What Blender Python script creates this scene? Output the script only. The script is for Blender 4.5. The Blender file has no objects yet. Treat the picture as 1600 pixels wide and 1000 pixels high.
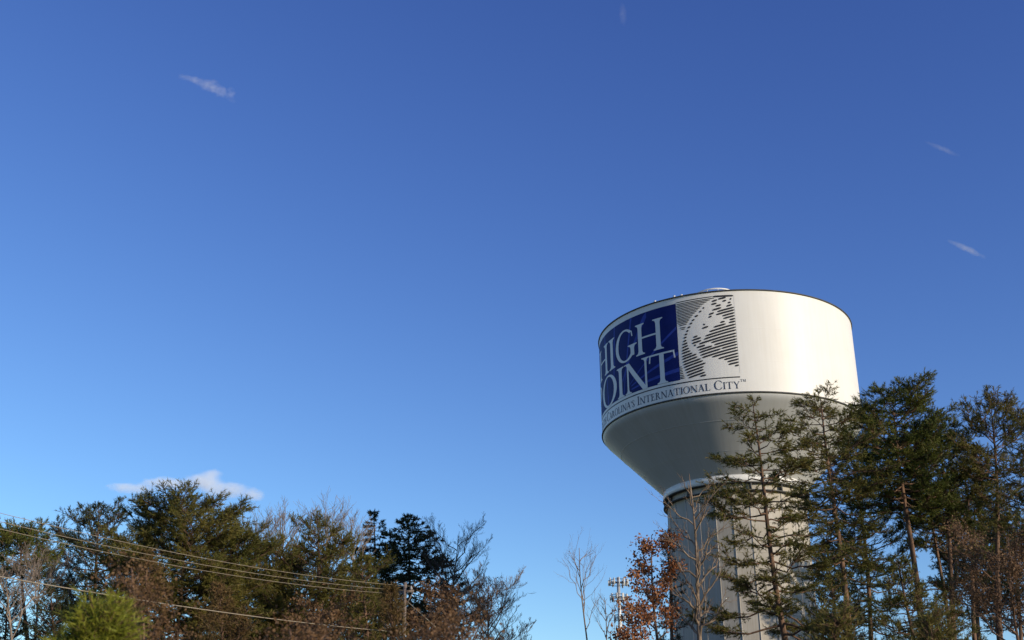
import bpy, math, random
import numpy as np
from mathutils import Vector

scene = bpy.context.scene
COL = scene.collection
rad = math.radians

# ------------------------------------------------------------------ camera
CAM_Z = 1.5
F_PX, PITCH, ROLL = 1850.0, 0.3876, -0.0062
cp, sp, cr, sr = math.cos(PITCH), math.sin(PITCH), math.cos(ROLL), math.sin(ROLL)
V_RIGHT = np.array([cr, -sr * sp, sr * cp])
V_UP = np.array([-sr, -cr * sp, cr * cp])
V_FWD = np.array([0.0, cp, sp])
cam_data = bpy.data.cameras.new('camera')
cam_data.sensor_width = 36.0
cam_data.lens = F_PX / 1600.0 * 36.0
cam_data.clip_start = 0.1
cam_data.clip_end = 20000.0
cam_data.dof.use_dof = True
cam_data.dof.focus_distance = 100.0
cam_data.dof.aperture_fstop = 1.8
cam = bpy.data.objects.new('camera', cam_data)
COL.objects.link(cam)
from mathutils import Matrix
cam.matrix_world = Matrix(((V_RIGHT[0], V_UP[0], -V_FWD[0], 0), (V_RIGHT[1], V_UP[1], -V_FWD[1], 0),
                           (V_RIGHT[2], V_UP[2], -V_FWD[2], CAM_Z), (0, 0, 0, 1)))
scene.camera = cam

# ------------------------------------------------------------------ sky and sun
SUN_EL = rad(13.0)
SUN_AZ = rad(125.0)            # from +Y towards +X: low on the right, a little behind the camera
SUN_DIR = Vector((math.sin(SUN_AZ) * math.cos(SUN_EL), math.cos(SUN_AZ) * math.cos(SUN_EL), math.sin(SUN_EL)))
world = bpy.data.worlds.new('World')
scene.world = world
world.use_nodes = True
wn, wl = world.node_tree.nodes, world.node_tree.links
sky = wn.new('ShaderNodeTexSky')
sky.sky_type = 'NISHITA'
sky.sun_disc = False
sky.sun_elevation = SUN_EL
sky.sun_rotation = SUN_AZ
sky.air_density = 1.0
sky.dust_density = 0.0
sky.ozone_density = 4.0
# the camera's tone and white balance of the blue, the same over the whole sky
sky_sep = wn.new('ShaderNodeSeparateColor'); sky_com = wn.new('ShaderNodeCombineColor')
wl.new(sky.outputs[0], sky_sep.inputs[0])
for ch, (expo, gain) in enumerate(((1.37, 1.0), (1.39, 0.805), (1.07, 1.22))):
    pw = wn.new('ShaderNodeMath'); pw.operation = 'POWER'; pw.inputs[1].default_value = expo
    mu = wn.new('ShaderNodeMath'); mu.operation = 'MULTIPLY'; mu.inputs[1].default_value = gain
    wl.new(sky_sep.outputs[ch], pw.inputs[0]); wl.new(pw.outputs[0], mu.inputs[0]); wl.new(mu.outputs[0], sky_com.inputs[ch])
wl.new(sky_com.outputs[0], wn['Background'].inputs[0])
wn['Background'].inputs[1].default_value = 0.143
sun_data = bpy.data.lights.new('sun', 'SUN')
sun_data.energy = 5.0
sun_data.angle = rad(0.5)
sun_data.color = (1.0, 0.86, 0.66)
sun = bpy.data.objects.new('sun', sun_data)
COL.objects.link(sun)
sun.rotation_euler = (-SUN_DIR).to_track_quat('-Z', 'Y').to_euler()
sun.location = (60, -40, 60)

scene.render.engine = 'CYCLES'
vs = scene.view_settings
vs.view_transform = 'Standard'
vs.look = 'None'
vs.exposure = 0.0
vs.gamma = 1.0
vs.use_curve_mapping = False
cy = scene.cycles
cy.use_denoising = True
cy.max_bounces = 8
cy.diffuse_bounces = 3
cy.volume_bounces = 6
cy.transparent_max_bounces = 8
cy.volume_max_steps = 256


# ------------------------------------------------------------------ helpers
def ray(px, py):
    """Direction of a photo pixel (1600x1000), scaled to one metre of ground distance."""
    d = V_RIGHT * ((px - 800) / F_PX) + V_UP * (-(py - 500) / F_PX) + V_FWD
    return d / math.hypot(d[0], d[1])


def at(px, py, dist):
    p = ray(px, py) * dist
    return np.array([p[0], p[1], p[2] + CAM_Z])


def base_of(top, low, dist):
    """Foot point on the ground of a straight stem seen through two pixels, and its top."""
    a, b = at(top[0], top[1], dist), at(low[0], low[1], dist)
    t = a[2] / max(a[2] - b[2], 0.1)
    f = a + (b - a) * t
    f[2] = 0.0
    return f, a


def empty(name, loc=(0, 0, 0)):
    o = bpy.data.objects.new(name, None)
    o.location = loc
    o.empty_display_size = 0.3
    COL.objects.link(o)
    return o


def tag(o, label=None, cat=None, group=None, kind=None):
    if label: o['label'] = label
    if cat: o['category'] = cat
    if group: o['group'] = group
    if kind: o['kind'] = kind
    return o


class Geo:
    """Collects triangles for ONE mesh object."""
    def __init__(self):
        self.V, self.Fc, self.MI, self.n = [], [], [], 0

    def add(self, V, Fc, mi=0):
        V = np.asarray(V, dtype=np.float64).reshape(-1, 3)
        Fc = np.asarray(Fc, dtype=np.int64).reshape(-1, 3)
        self.V.append(V)
        self.Fc.append(Fc + self.n)
        self.MI.append(np.full(len(Fc), mi, dtype=np.int32))
        self.n += len(V)

    def quad(self, a, b, c, d, mi=0):
        self.add([a, b, c, d], [[0, 1, 2], [0, 2, 3]], mi)

    def box(self, c, s, mi=0, rz=0.0):
        c = np.asarray(c, float)
        h = np.asarray(s, float) / 2
        P = np.array([[x, y, z] for z in (-1, 1) for y in (-1, 1) for x in (-1, 1)]) * h
        co, si = math.cos(rz), math.sin(rz)
        P = np.stack([P[:, 0] * co - P[:, 1] * si, P[:, 0] * si + P[:, 1] * co, P[:, 2]], 1) + c
        q = [(0, 2, 3, 1), (4, 5, 7, 6), (0, 1, 5, 4), (2, 6, 7, 3), (0, 4, 6, 2), (1, 3, 7, 5)]
        Fc = []
        for a, b, cc, d in q: Fc += [(a, b, cc), (a, cc, d)]
        self.add(P, Fc, mi)

    def tube(self, P, R, sides=8, mi=0, cap=True):
        P = np.asarray(P, float)
        R = np.broadcast_to(np.asarray(R, float), (len(P),))
        T = np.gradient(P, axis=0)
        T /= np.linalg.norm(T, axis=1)[:, None] + 1e-9
        ref = np.array([0, 0, 1.0]) if abs(T[:, 2]).mean() < 0.8 else np.array([1.0, 0, 0])
        A = np.cross(T, ref)
        A /= np.linalg.norm(A, axis=1)[:, None] + 1e-9
        B = np.cross(T, A)
        th = np.arange(sides) * 2 * np.pi / sides
        V = P[:, None] + R[:, None, None] * (A[:, None] * np.cos(th)[None, :, None] + B[:, None] * np.sin(th)[None, :, None])
        k = len(P)
        Fc = []
        for i in range(k - 1):
            for j in range(sides):
                a, b = i * sides + j, i * sides + (j + 1) % sides
                c, d = a + sides, b + sides
                Fc += [(a, b, d), (a, d, c)]
        V = V.reshape(-1, 3)
        if cap:
            n = len(V)
            V = np.vstack([V, P[0], P[-1]])
            for j in range(sides):
                Fc += [(n, (j + 1) % sides, j), (n + 1, (k - 1) * sides + j, (k - 1) * sides + (j + 1) % sides)]
        self.add(V, Fc, mi)

    def segs(self, P0, P1, r0, r1, mi=0):
        """Many three-sided tapered pieces at once."""
        P0, P1 = np.asarray(P0, float), np.asarray(P1, float)
        N = len(P0)
        if N == 0: return
        r0 = np.broadcast_to(r0, (N,)); r1 = np.broadcast_to(r1, (N,))
        T = P1 - P0
        T /= np.linalg.norm(T, axis=1)[:, None] + 1e-9
        ref = np.where(np.abs(T[:, 2:3]) < 0.8, np.array([[0, 0, 1.0]]), np.array([[1.0, 0, 0]]))
        A = np.cross(T, ref); A /= np.linalg.norm(A, axis=1)[:, None] + 1e-9
        B = np.cross(T, A)
        th = np.arange(3) * 2 * np.pi / 3
        o = A[:, None] * np.cos(th)[None, :, None] + B[:, None] * np.sin(th)[None, :, None]
        V = np.concatenate([P0[:, None] + o * r0[:, None, None], P1[:, None] + o * r1[:, None, None]], 1)
        f = np.array([(0, 1, 4), (0, 4, 3), (1, 2, 5), (1, 5, 4), (2, 0, 3), (2, 3, 5)])
        Fc = f[None] + (np.arange(N) * 6)[:, None, None]
        self.add(V, Fc, mi)

    def lathe(self, prof, n=128, c=(0, 0), mi=0, a0=0.0, a1=2 * np.pi):
        th = np.linspace(a0, a1, n + 1)
        prof = np.asarray(prof, float)
        V = np.stack([np.broadcast_to(prof[:, 0:1] * np.cos(th) + c[0], (len(prof), n + 1)),
                      np.broadcast_to(prof[:, 0:1] * np.sin(th) + c[1], (len(prof), n + 1)),
                      np.broadcast_to(prof[:, 1:2], (len(prof), n + 1))], -1)
        i, j = np.meshgrid(np.arange(len(prof) - 1), np.arange(n), indexing='ij')
        a = (i * (n + 1) + j).ravel(); b = a + 1; cc = a + n + 1; d = cc + 1
        self.add(V.reshape(-1, 3), np.concatenate([np.stack([a, b, d], 1), np.stack([a, d, cc], 1)]), mi)

    def build(self, name, mats, parent=None, smooth=False, loc=None):
        me = bpy.data.meshes.new(name)
        V = np.concatenate(self.V) if self.V else np.zeros((0, 3))
        Fc = np.concatenate(self.Fc) if self.Fc else np.zeros((0, 3), int)
        MI = np.concatenate(self.MI) if self.MI else np.zeros(0, np.int32)
        me.vertices.add(len(V)); me.vertices.foreach_set('co', V.astype(np.float32).ravel())
        me.loops.add(len(Fc) * 3); me.loops.foreach_set('vertex_index', Fc.astype(np.int32).ravel())
        me.polygons.add(len(Fc))
        me.polygons.foreach_set('loop_start', np.arange(0, len(Fc) * 3, 3, dtype=np.int32))
        me.polygons.foreach_set('loop_total', np.full(len(Fc), 3, dtype=np.int32))
        if not isinstance(mats, (list, tuple)): mats = [mats]
        for m in mats: me.materials.append(m)
        me.polygons.foreach_set('material_index', MI)
        if smooth: me.polygons.foreach_set('use_smooth', np.ones(len(Fc), dtype=bool))
        me.update(calc_edges=True)
        o = bpy.data.objects.new(name, me)
        if loc is not None: o.location = loc
        o.parent = parent
        COL.objects.link(o)
        return o


# ------------------------------------------------------------------ materials
def new_mat(name):
    m = bpy.data.materials.new(name)
    m.use_nodes = True
    nt = m.node_tree
    return m, nt.nodes, nt.links, nt.nodes['Principled BSDF']


def mat_plain(name, col, rough=0.6, metal=0.0, spec=0.4, noise=0.0, scale=3.0, stretch=(1, 1, 1)):
    m, n, l, b = new_mat(name)
    b.inputs['Roughness'].default_value = rough
    b.inputs['Metallic'].default_value = metal
    b.inputs['Specular IOR Level'].default_value = spec
    if noise > 0:
        tc = n.new('ShaderNodeTexCoord'); mp = n.new('ShaderNodeMapping'); nz = n.new('ShaderNodeTexNoise')
        mp.inputs['Scale'].default_value = stretch
        nz.inputs['Scale'].default_value = scale
        nz.inputs['Detail'].default_value = 6
        rp = n.new('ShaderNodeValToRGB')
        rp.color_ramp.elements[0].position = 0.3; rp.color_ramp.elements[1].position = 0.7
        rp.color_ramp.elements[0].color = tuple(c * (1 - noise) for c in col) + (1,)
        rp.color_ramp.elements[1].color = tuple(min(1, c * (1 + noise)) for c in col) + (1,)
        l.new(tc.outputs['Object'], mp.inputs['Vector']); l.new(mp.outputs[0], nz.inputs['Vector'])
        l.new(nz.outputs['Fac'], rp.inputs['Fac']); l.new(rp.outputs[0], b.inputs['Base Color'])
    else:
        b.inputs['Base Color'].default_value = tuple(col) + (1,)
    return m


def mat_paint(name, col, streak=0.05, rough=0.45):
    """Painted steel: faint plate welds and vertical weather streaks."""
    m, n, l, b = new_mat(name)
    b.inputs['Roughness'].default_value = rough
    b.inputs['Specular IOR Level'].default_value = 0.35
    tc = n.new('ShaderNodeTexCoord'); sx = n.new('ShaderNodeSeparateXYZ')
    l.new(tc.outputs['Object'], sx.inputs[0])
    at2 = n.new('ShaderNodeMath'); at2.operation = 'ARCTAN2'
    l.new(sx.outputs['X'], at2.inputs[0]); l.new(sx.outputs['Y'], at2.inputs[1])
    cb = n.new('ShaderNodeCombineXYZ')
    l.new(at2.outputs[0], cb.inputs['X']); l.new(sx.outputs['Z'], cb.inputs['Z'])
    mp = n.new('ShaderNodeMapping'); mp.inputs['Scale'].default_value = (26, 1, 0.12)
    l.new(cb.outputs[0], mp.inputs['Vector'])
    nz = n.new('ShaderNodeTexNoise'); nz.inputs['Scale'].default_value = 1.6; nz.inputs['Detail'].default_value = 5
    l.new(mp.outputs[0], nz.inputs['Vector'])
    nz2 = n.new('ShaderNodeTexNoise'); nz2.inputs['Scale'].default_value = 0.45; nz2.inputs['Detail'].default_value = 4
    l.new(tc.outputs['Object'], nz2.inputs['Vector'])
    ad = n.new('ShaderNodeMath'); ad.operation = 'ADD'
    l.new(nz.outputs['Fac'], ad.inputs[0]); l.new(nz2.outputs['Fac'], ad.inputs[1])
    rp = n.new('ShaderNodeValToRGB')
    rp.color_ramp.elements[0].position = 0.35; rp.color_ramp.elements[1].position = 0.62
    hf = n.new('ShaderNodeMath'); hf.operation = 'MULTIPLY'; hf.inputs[1].default_value = 0.5
    l.new(ad.outputs[0], hf.inputs[0]); l.new(hf.outputs[0], rp.inputs['Fac'])
    rp.color_ramp.elements[0].color = (col[0] * (1 - streak), col[1] * (1 - streak * 1.15), col[2] * (1 - streak * 1.5), 1)
    rp.color_ramp.elements[1].color = tuple(col) + (1,)
    l.new(rp.outputs[0], b.inputs['Base Color'])
    # plates: soft buckling between the welds
    wv = n.new('ShaderNodeMath'); wv.operation = 'MULTIPLY'; wv.inputs[1].default_value = 26.0
    l.new(at2.outputs[0], wv.inputs[0])
    sn = n.new('ShaderNodeMath'); sn.operation = 'SINE'; l.new(wv.outputs[0], sn.inputs[0])
    bp = n.new('ShaderNodeBump'); bp.inputs['Strength'].default_value = 0.25; bp.inputs['Distance'].default_value = 0.02
    ml = n.new('ShaderNodeMath'); ml.operation = 'MULTIPLY_ADD'; ml.inputs[1].default_value = 0.3
    l.new(sn.outputs[0], ml.inputs[0]); l.new(nz.outputs['Fac'], ml.inputs[2])
    l.new(ml.outputs[0], bp.inputs['Height']); l.new(bp.outputs[0], b.inputs['Normal'])
    return m


def mat_leaf(name, cols, trans=0.25):
    """Leaf or needle: colour picked per single leaf and drifting over the crown."""
    m, n, l, b = new_mat(name)
    b.inputs['Roughness'].default_value = 0.6
    b.inputs['Specular IOR Level'].default_value = 0.25
    ge = n.new('ShaderNodeNewGeometry'); tc = n.new('ShaderNodeTexCoord')
    nz = n.new('ShaderNodeTexNoise'); nz.inputs['Scale'].default_value = 0.55; nz.inputs['Detail'].default_value = 3
    l.new(tc.outputs['Object'], nz.inputs['Vector'])
    mx = n.new('ShaderNodeMath'); mx.operation = 'MULTIPLY_ADD'; mx.inputs[1].default_value = 0.45
    l.new(ge.outputs['Random Per Island'], mx.inputs[0])
    sb = n.new('ShaderNodeMath'); sb.operation = 'MULTIPLY_ADD'; sb.inputs[1].default_value = 1.5; sb.inputs[2].default_value = -0.47
    l.new(nz.outputs['Fac'], sb.inputs[0]); l.new(sb.outputs[0], mx.inputs[2])
    rp = n.new('ShaderNodeValToRGB')
    k = len(cols)
    while len(rp.color_ramp.elements) < k: rp.color_ramp.elements.new(0.5)
    for i, c in enumerate(cols):
        rp.color_ramp.elements[i].position = i / (k - 1)
        rp.color_ramp.elements[i].color = tuple(c) + (1,)
    l.new(mx.outputs[0], rp.inputs['Fac']); l.new(rp.outputs[0], b.inputs['Base Color'])
    tr = n.new('ShaderNodeBsdfTranslucent'); l.new(rp.outputs[0], tr.inputs['Color'])
    ms = n.new('ShaderNodeMixShader'); ms.inputs[0].default_value = trans
    l.new(b.outputs[0], ms.inputs[1]); l.new(tr.outputs[0], ms.inputs[2])
    l.new(ms.outputs[0], n['Material Output'].inputs['Surface'])
    return m


def mat_bark(name, c0, c1, scale=5.0):
    m, n, l, b = new_mat(name)
    b.inputs['Roughness'].default_value = 0.9
    b.inputs['Specular IOR Level'].default_value = 0.15
    tc = n.new('ShaderNodeTexCoord'); mp = n.new('ShaderNodeMapping'); mp.inputs['Scale'].default_value = (1, 1, 0.3)
    nz = n.new('ShaderNodeTexNoise'); nz.inputs['Scale'].default_value = scale; nz.inputs['Detail'].default_value = 7
    rp = n.new('ShaderNodeValToRGB'); rp.color_ramp.elements[0].position = 0.35; rp.color_ramp.elements[1].position = 0.68
    rp.color_ramp.elements[0].color = tuple(c0) + (1,); rp.color_ramp.elements[1].color = tuple(c1) + (1,)
    l.new(tc.outputs['Object'], mp.inputs[0]); l.new(mp.outputs[0], nz.inputs['Vector'])
    l.new(nz.outputs['Fac'], rp.inputs['Fac']); l.new(rp.outputs[0], b.inputs['Base Color'])
    bp = n.new('ShaderNodeBump'); bp.inputs['Strength'].default_value = 0.7; bp.inputs['Distance'].default_value = 0.05
    l.new(nz.outputs['Fac'], bp.inputs['Height']); l.new(bp.outputs[0], b.inputs['Normal'])
    return m


M = {}
M['tank'] = mat_paint('tank_paint', (0.70, 0.68, 0.635), 0.06)
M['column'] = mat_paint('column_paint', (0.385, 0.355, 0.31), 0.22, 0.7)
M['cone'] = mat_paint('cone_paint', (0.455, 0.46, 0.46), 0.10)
M['ring'] = mat_paint('ring_paint', (0.70, 0.69, 0.66), 0.05)
M['dark_steel'] = mat_plain('dark_steel', (0.06, 0.06, 0.058), 0.6, noise=0.3, scale=2)
M['blue'] = mat_plain('blue_print', (0.007, 0.015, 0.115), 0.6, 0.0, 0.12, noise=0.12, scale=0.8)
M['blue_ray'] = mat_plain('pale_blue_print', (0.035, 0.06, 0.30), 0.6, 0.0, 0.12, noise=0.2, scale=1.5)
M['letter_white'] = mat_plain('white_print', (0.64, 0.635, 0.61), 0.5, noise=0.03, scale=1.0)
M['black'] = mat_plain('black_print', (0.018, 0.018, 0.022), 0.55)
M['slate'] = mat_plain('slate_print', (0.035, 0.045, 0.075), 0.55)
M['galv'] = mat_plain('galvanised', (0.42, 0.42, 0.42), 0.5, 0.3, noise=0.2, scale=6)
M['antenna'] = mat_plain('antenna_shell', (0.52, 0.51, 0.49), 0.5, noise=0.05, scale=2)
M['pole_wood'] = mat_bark('pole_wood', (0.10, 0.078, 0.065), (0.21, 0.17, 0.15), 7)
M['wire'] = mat_plain('wire_metal', (0.27, 0.225, 0.165), 0.45, 0.0, 0.5)
M['ceramic'] = mat_plain('insulator_glaze', (0.30, 0.28, 0.27), 0.3)
M['bark_pine'] = mat_bark('pine_bark', (0.055, 0.035, 0.025), (0.19, 0.115, 0.075))
M['bark_grey'] = mat_bark('grey_bark', (0.13, 0.10, 0.08), (0.34, 0.27, 0.215))
M['bark_pale'] = mat_bark('pale_bark', (0.12, 0.085, 0.06), (0.29, 0.215, 0.155))
M['bark_dark'] = mat_bark('dark_bark', (0.035, 0.028, 0.025), (0.10, 0.08, 0.065))
M['bark_rust'] = mat_bark('rusty_bark', (0.10, 0.06, 0.04), (0.24, 0.15, 0.10))
M['needle_olive'] = mat_leaf('olive_needles', [(0.045, 0.053, 0.011), (0.094, 0.096, 0.018), (0.142, 0.124, 0.025), (0.19, 0.135, 0.038)])
M['needle_green'] = mat_leaf('green_needles', [(0.038, 0.058, 0.011), (0.082, 0.102, 0.018), (0.13, 0.14, 0.024), (0.17, 0.145, 0.03)])
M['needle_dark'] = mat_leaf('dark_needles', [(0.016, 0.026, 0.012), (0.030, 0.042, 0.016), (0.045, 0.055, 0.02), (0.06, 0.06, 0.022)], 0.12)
M['needle_brown'] = mat_leaf('browned_needles', [(0.055, 0.048, 0.013), (0.105, 0.078, 0.022), (0.15, 0.095, 0.035), (0.19, 0.105, 0.045)])
M['needle_bright'] = mat_leaf('bright_needles', [(0.12, 0.15, 0.016), (0.20, 0.22, 0.024), (0.27, 0.26, 0.034), (0.28, 0.20, 0.045)], 0.35)
M['leaf_rust'] = mat_leaf('rusty_leaves', [(0.16, 0.06, 0.024), (0.26, 0.10, 0.042), (0.34, 0.15, 0.065), (0.38, 0.19, 0.09)], 0.3)
M['leaf_brown'] = mat_leaf('brown_leaves', [(0.07, 0.038, 0.018), (0.12, 0.065, 0.03), (0.17, 0.095, 0.045), (0.21, 0.13, 0.06)], 0.3)


# ------------------------------------------------------------------ ground
def mat_ground():
    m, n, l, b = new_mat('winter_ground')
    b.inputs['Roughness'].default_value = 0.95
    tc = n.new('ShaderNodeTexCoord')
    nz = n.new('ShaderNodeTexNoise'); nz.inputs['Scale'].default_value = 0.06; nz.inputs['Detail'].default_value = 8
    n2 = n.new('ShaderNodeTexNoise'); n2.inputs['Scale'].default_value = 3.0; n2.inputs['Detail'].default_value = 6
    l.new(tc.outputs['Object'], nz.inputs['Vector']); l.new(tc.outputs['Object'], n2.inputs['Vector'])
    mx = n.new('ShaderNodeMix'); mx.data_type = 'FLOAT'; mx.inputs[0].default_value = 0.4
    l.new(nz.outputs['Fac'], mx.inputs[2]); l.new(n2.outputs['Fac'], mx.inputs[3])
    rp = n.new('ShaderNodeValToRGB')
    e = rp.color_ramp.elements
    e[0].position = 0.3; e[0].color = (0.030, 0.022, 0.015, 1)
    e[1].position = 0.7; e[1].color = (0.062, 0.052, 0.030, 1)
    x = e.new(0.5); x.color = (0.035, 0.038, 0.018, 1)
    l.new(mx.outputs[0], rp.inputs['Fac']); l.new(rp.outputs[0], b.inputs['Base Color'])
    bp = n.new('ShaderNodeBump'); bp.inputs['Strength'].default_value = 0.6; bp.inputs['Distance'].default_value = 0.1
    l.new(n2.outputs['Fac'], bp.inputs['Height']); l.new(bp.outputs[0], b.inputs['Normal'])
    return m


g = Geo()
g.quad((-6000, -6000, 0), (6000, -6000, 0), (6000, 8000, 0), (-6000, 8000, 0))
tag(g.build('ground', mat_ground()), 'flat brown winter grass ground below the trees', kind='structure')

# ------------------------------------------------------------------ water tower
TC = np.array([20.45, 106.995])              # axis of the tower
TR = 12.0
T_TO = math.atan2(-TC[1], -TC[0])            # direction tower -> camera


def zt(z): return z + CAM_Z                  # heights were measured from the camera


tower = empty('water_tower', (TC[0], TC[1], 0))
tag(tower, 'white municipal water tower with blue lettered sign on its wide tank', 'water tower')


def cyl(theta_deg, z, r=TR):
    """Point on the tank; theta 0 faces the camera, positive to its right. Tower-local."""
    a = T_TO + np.radians(theta_deg)
    z = np.asarray(z, float)
    return np.stack([r * np.cos(a), r * np.sin(a), np.broadcast_to(zt(z), np.shape(a))], -1)


ZT, ZB, ZR1, ZR0, RC, RRING = 41.46, 32.08, 26.38, 25.72, 6.23, 6.58
NTH = 192
g = Geo()
g.lathe([(TR, zt(ZB)), (TR, zt(ZT))], NTH)
tank = g.build('tank_wall', M['tank'], tower, True)
# weld seams in the tank wall
g = Geo()
for z in (34.9, 37.9):
    zz = z
    g.lathe([(TR + 0.001, zt(zz) - 0.03), (TR + 0.006, zt(zz)), (TR + 0.001, zt(zz) + 0.03)], NTH)
g.build('weld_seam', M['tank'], tank, True)
# domed roof
g = Geo()
# a shallow dome kept under the sight line over the near rim
prof = [(TR * (1 - t), zt(ZT) + 0.06 + 3.5 * t - 0.25 * t * t) for t in np.linspace(0, 0.998, 18)]
g.lathe(prof, NTH)
roof = g.build('roof', M['tank'], tower, True)
# handrail hoop on the roof
g = Geo()
zroof = zt(ZT) + 0.06 + 3.25
hz = 46.02 + CAM_Z
th = np.linspace(0, 2 * np.pi, 49)
g.tube(np.stack([2.0 * np.cos(th) - 0.5, 2.0 * np.sin(th), np.full_like(th, hz)], 1), 0.075, 6, cap=False)
g.tube(np.stack([2.0 * np.cos(th) - 0.5, 2.0 * np.sin(th), np.full_like(th, hz - 0.45)], 1), 0.035, 6, cap=False)
for a in np.linspace(0, 2 * np.pi, 13)[:-1]:
    p = (2.0 * math.cos(a) - 0.5, 2.0 * math.sin(a))
    g.tube([(p[0], p[1], zroof - 0.4), (p[0], p[1], hz)], 0.035, 5)
g.build('roof_handrail', M['ring'], roof, True)
# rim lips
g = Geo(); g.lathe([(TR - 0.02, zt(ZT) - 0.02), (TR + 0.09, zt(ZT) - 0.02), (TR + 0.10, zt(ZT) + 0.07), (TR - 0.1, zt(ZT) + 0.08)], NTH)
g.build('rim_lip', M['dark_steel'], tower, False)
g = Geo(); g.lathe([(TR - 0.02, zt(ZB) + 0.06), (TR + 0.07, zt(ZB) + 0.06), (TR + 0.07, zt(ZB) - 0.05), (TR - 0.06, zt(ZB) - 0.06)], NTH)
g.build('drip_lip', M['dark_steel'], tower, False)
for thd, dz in ((-29.0, 0.16), (-19.6, 0.16), (-16.3, 0.12)):
    g = Geo()
    p = cyl(thd, ZT + dz, TR - 0.12)
    a = T_TO + rad(thd)
    g.box(p, (0.12, 0.16, 0.14), 0, a)
    g.box(p + np.array([0, 0, 0.1]), (0.07, 0.22, 0.05), 0, a)
    g.build('roof_lug', M['ring'], roof)
# cone with a rounded knuckle
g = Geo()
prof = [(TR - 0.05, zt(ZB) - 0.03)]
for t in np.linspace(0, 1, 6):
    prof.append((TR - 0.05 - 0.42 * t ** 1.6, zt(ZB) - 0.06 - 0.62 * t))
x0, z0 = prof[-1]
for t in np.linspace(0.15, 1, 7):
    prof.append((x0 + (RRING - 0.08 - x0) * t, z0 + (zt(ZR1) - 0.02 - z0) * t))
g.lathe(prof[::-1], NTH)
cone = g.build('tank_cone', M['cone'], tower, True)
for zc in (30.2, 28.1):                      # faint circumferential plate laps on the cone
    t = (zt(zc) - z0) / (zt(ZR1) - z0)
    rr = x0 + (RRING - 0.08 - x0) * t
    g = Geo(); g.lathe([(rr - 0.02, zt(zc) - 0.03), (rr + 0.015, zt(zc) - 0.02), (rr + 0.03, zt(zc) + 0.02)], NTH)
    g.build('plate_lap', M['cone'], cone, True)
# white ring beam
g = Geo(); g.lathe([(RRING - 0.25, zt(ZR0)), (RRING, zt(ZR0)), (RRING + 0.02, zt(ZR0) + 0.3), (RRING, zt(ZR1)), (RRING - 0.12, zt(ZR1) + 0.03)], 128)
g.build('ring_beam', M['ring'], tower, False)
g = Geo(); g.lathe([(RC, zt(25.66)), (RRING + 0.06, zt(25.66)), (RRING + 0.06, zt(25.74)), (RRING - 0.2, zt(25.745))], 128)
g.build('upper_flange', M['dark_steel'], tower)
g = Geo(); g.lathe([(RC, zt(24.98)), (RRING + 0.05, zt(24.98)), (RRING + 0.05, zt(25.07)), (RC, zt(25.07))], 128)
g.build('lower_flange', M['dark_steel'], tower)
nbr = 14
for i in range(nbr):
    thd = -13.4 + i * 360 / nbr
    a = T_TO + rad(thd)
    g = Geo(); g.box(cyl(thd, 25.365, RC + 0.18), (0.34, 0.11, 0.575), 0, a)
    g.build('bracket', M['dark_steel'], tower)
# column: fluted panels, each its own, with standing seams between
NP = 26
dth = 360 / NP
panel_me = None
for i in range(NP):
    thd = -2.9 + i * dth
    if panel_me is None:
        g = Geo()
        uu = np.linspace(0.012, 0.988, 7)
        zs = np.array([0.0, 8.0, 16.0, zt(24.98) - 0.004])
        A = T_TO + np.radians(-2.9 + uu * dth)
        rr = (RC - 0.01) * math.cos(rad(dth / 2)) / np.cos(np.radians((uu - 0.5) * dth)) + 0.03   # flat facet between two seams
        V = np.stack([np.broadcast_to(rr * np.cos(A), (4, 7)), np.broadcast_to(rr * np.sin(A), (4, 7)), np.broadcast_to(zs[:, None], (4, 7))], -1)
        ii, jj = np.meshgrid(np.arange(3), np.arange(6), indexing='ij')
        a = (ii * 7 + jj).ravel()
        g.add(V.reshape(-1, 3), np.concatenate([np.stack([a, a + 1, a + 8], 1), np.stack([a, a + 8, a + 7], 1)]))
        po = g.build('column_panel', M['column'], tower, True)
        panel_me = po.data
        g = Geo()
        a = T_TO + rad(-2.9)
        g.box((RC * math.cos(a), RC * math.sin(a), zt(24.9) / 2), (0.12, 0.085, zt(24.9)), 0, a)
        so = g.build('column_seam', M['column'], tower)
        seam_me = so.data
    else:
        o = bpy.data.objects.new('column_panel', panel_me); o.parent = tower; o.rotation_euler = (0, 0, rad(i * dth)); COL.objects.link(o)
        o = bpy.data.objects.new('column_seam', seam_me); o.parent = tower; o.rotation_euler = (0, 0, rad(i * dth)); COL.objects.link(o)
for zj in (4.1, 9.3, 14.5, 19.7):
    g = Geo(); g.lathe([(RC - 0.06, zt(zj) - 0.035), (RC + 0.035, zt(zj) - 0.03), (RC + 0.035, zt(zj) + 0.03), (RC - 0.06, zt(zj) + 0.035)], NP, a0=T_TO + rad(-2.9), a1=T_TO + rad(-2.9) + 2 * math.pi)
    g.build('column_joint', M['column'], tower)
# narrow upper collar of the column between the flanges
g = Geo(); g.lathe([(RC - 0.03, zt(25.07)), (RC - 0.03, zt(25.66))], 128)
g.build('column_collar', M['column'], tower, True)

# --- sign on the tank
K = TR * math.pi / 180                       # metres per degree on the wall


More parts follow.
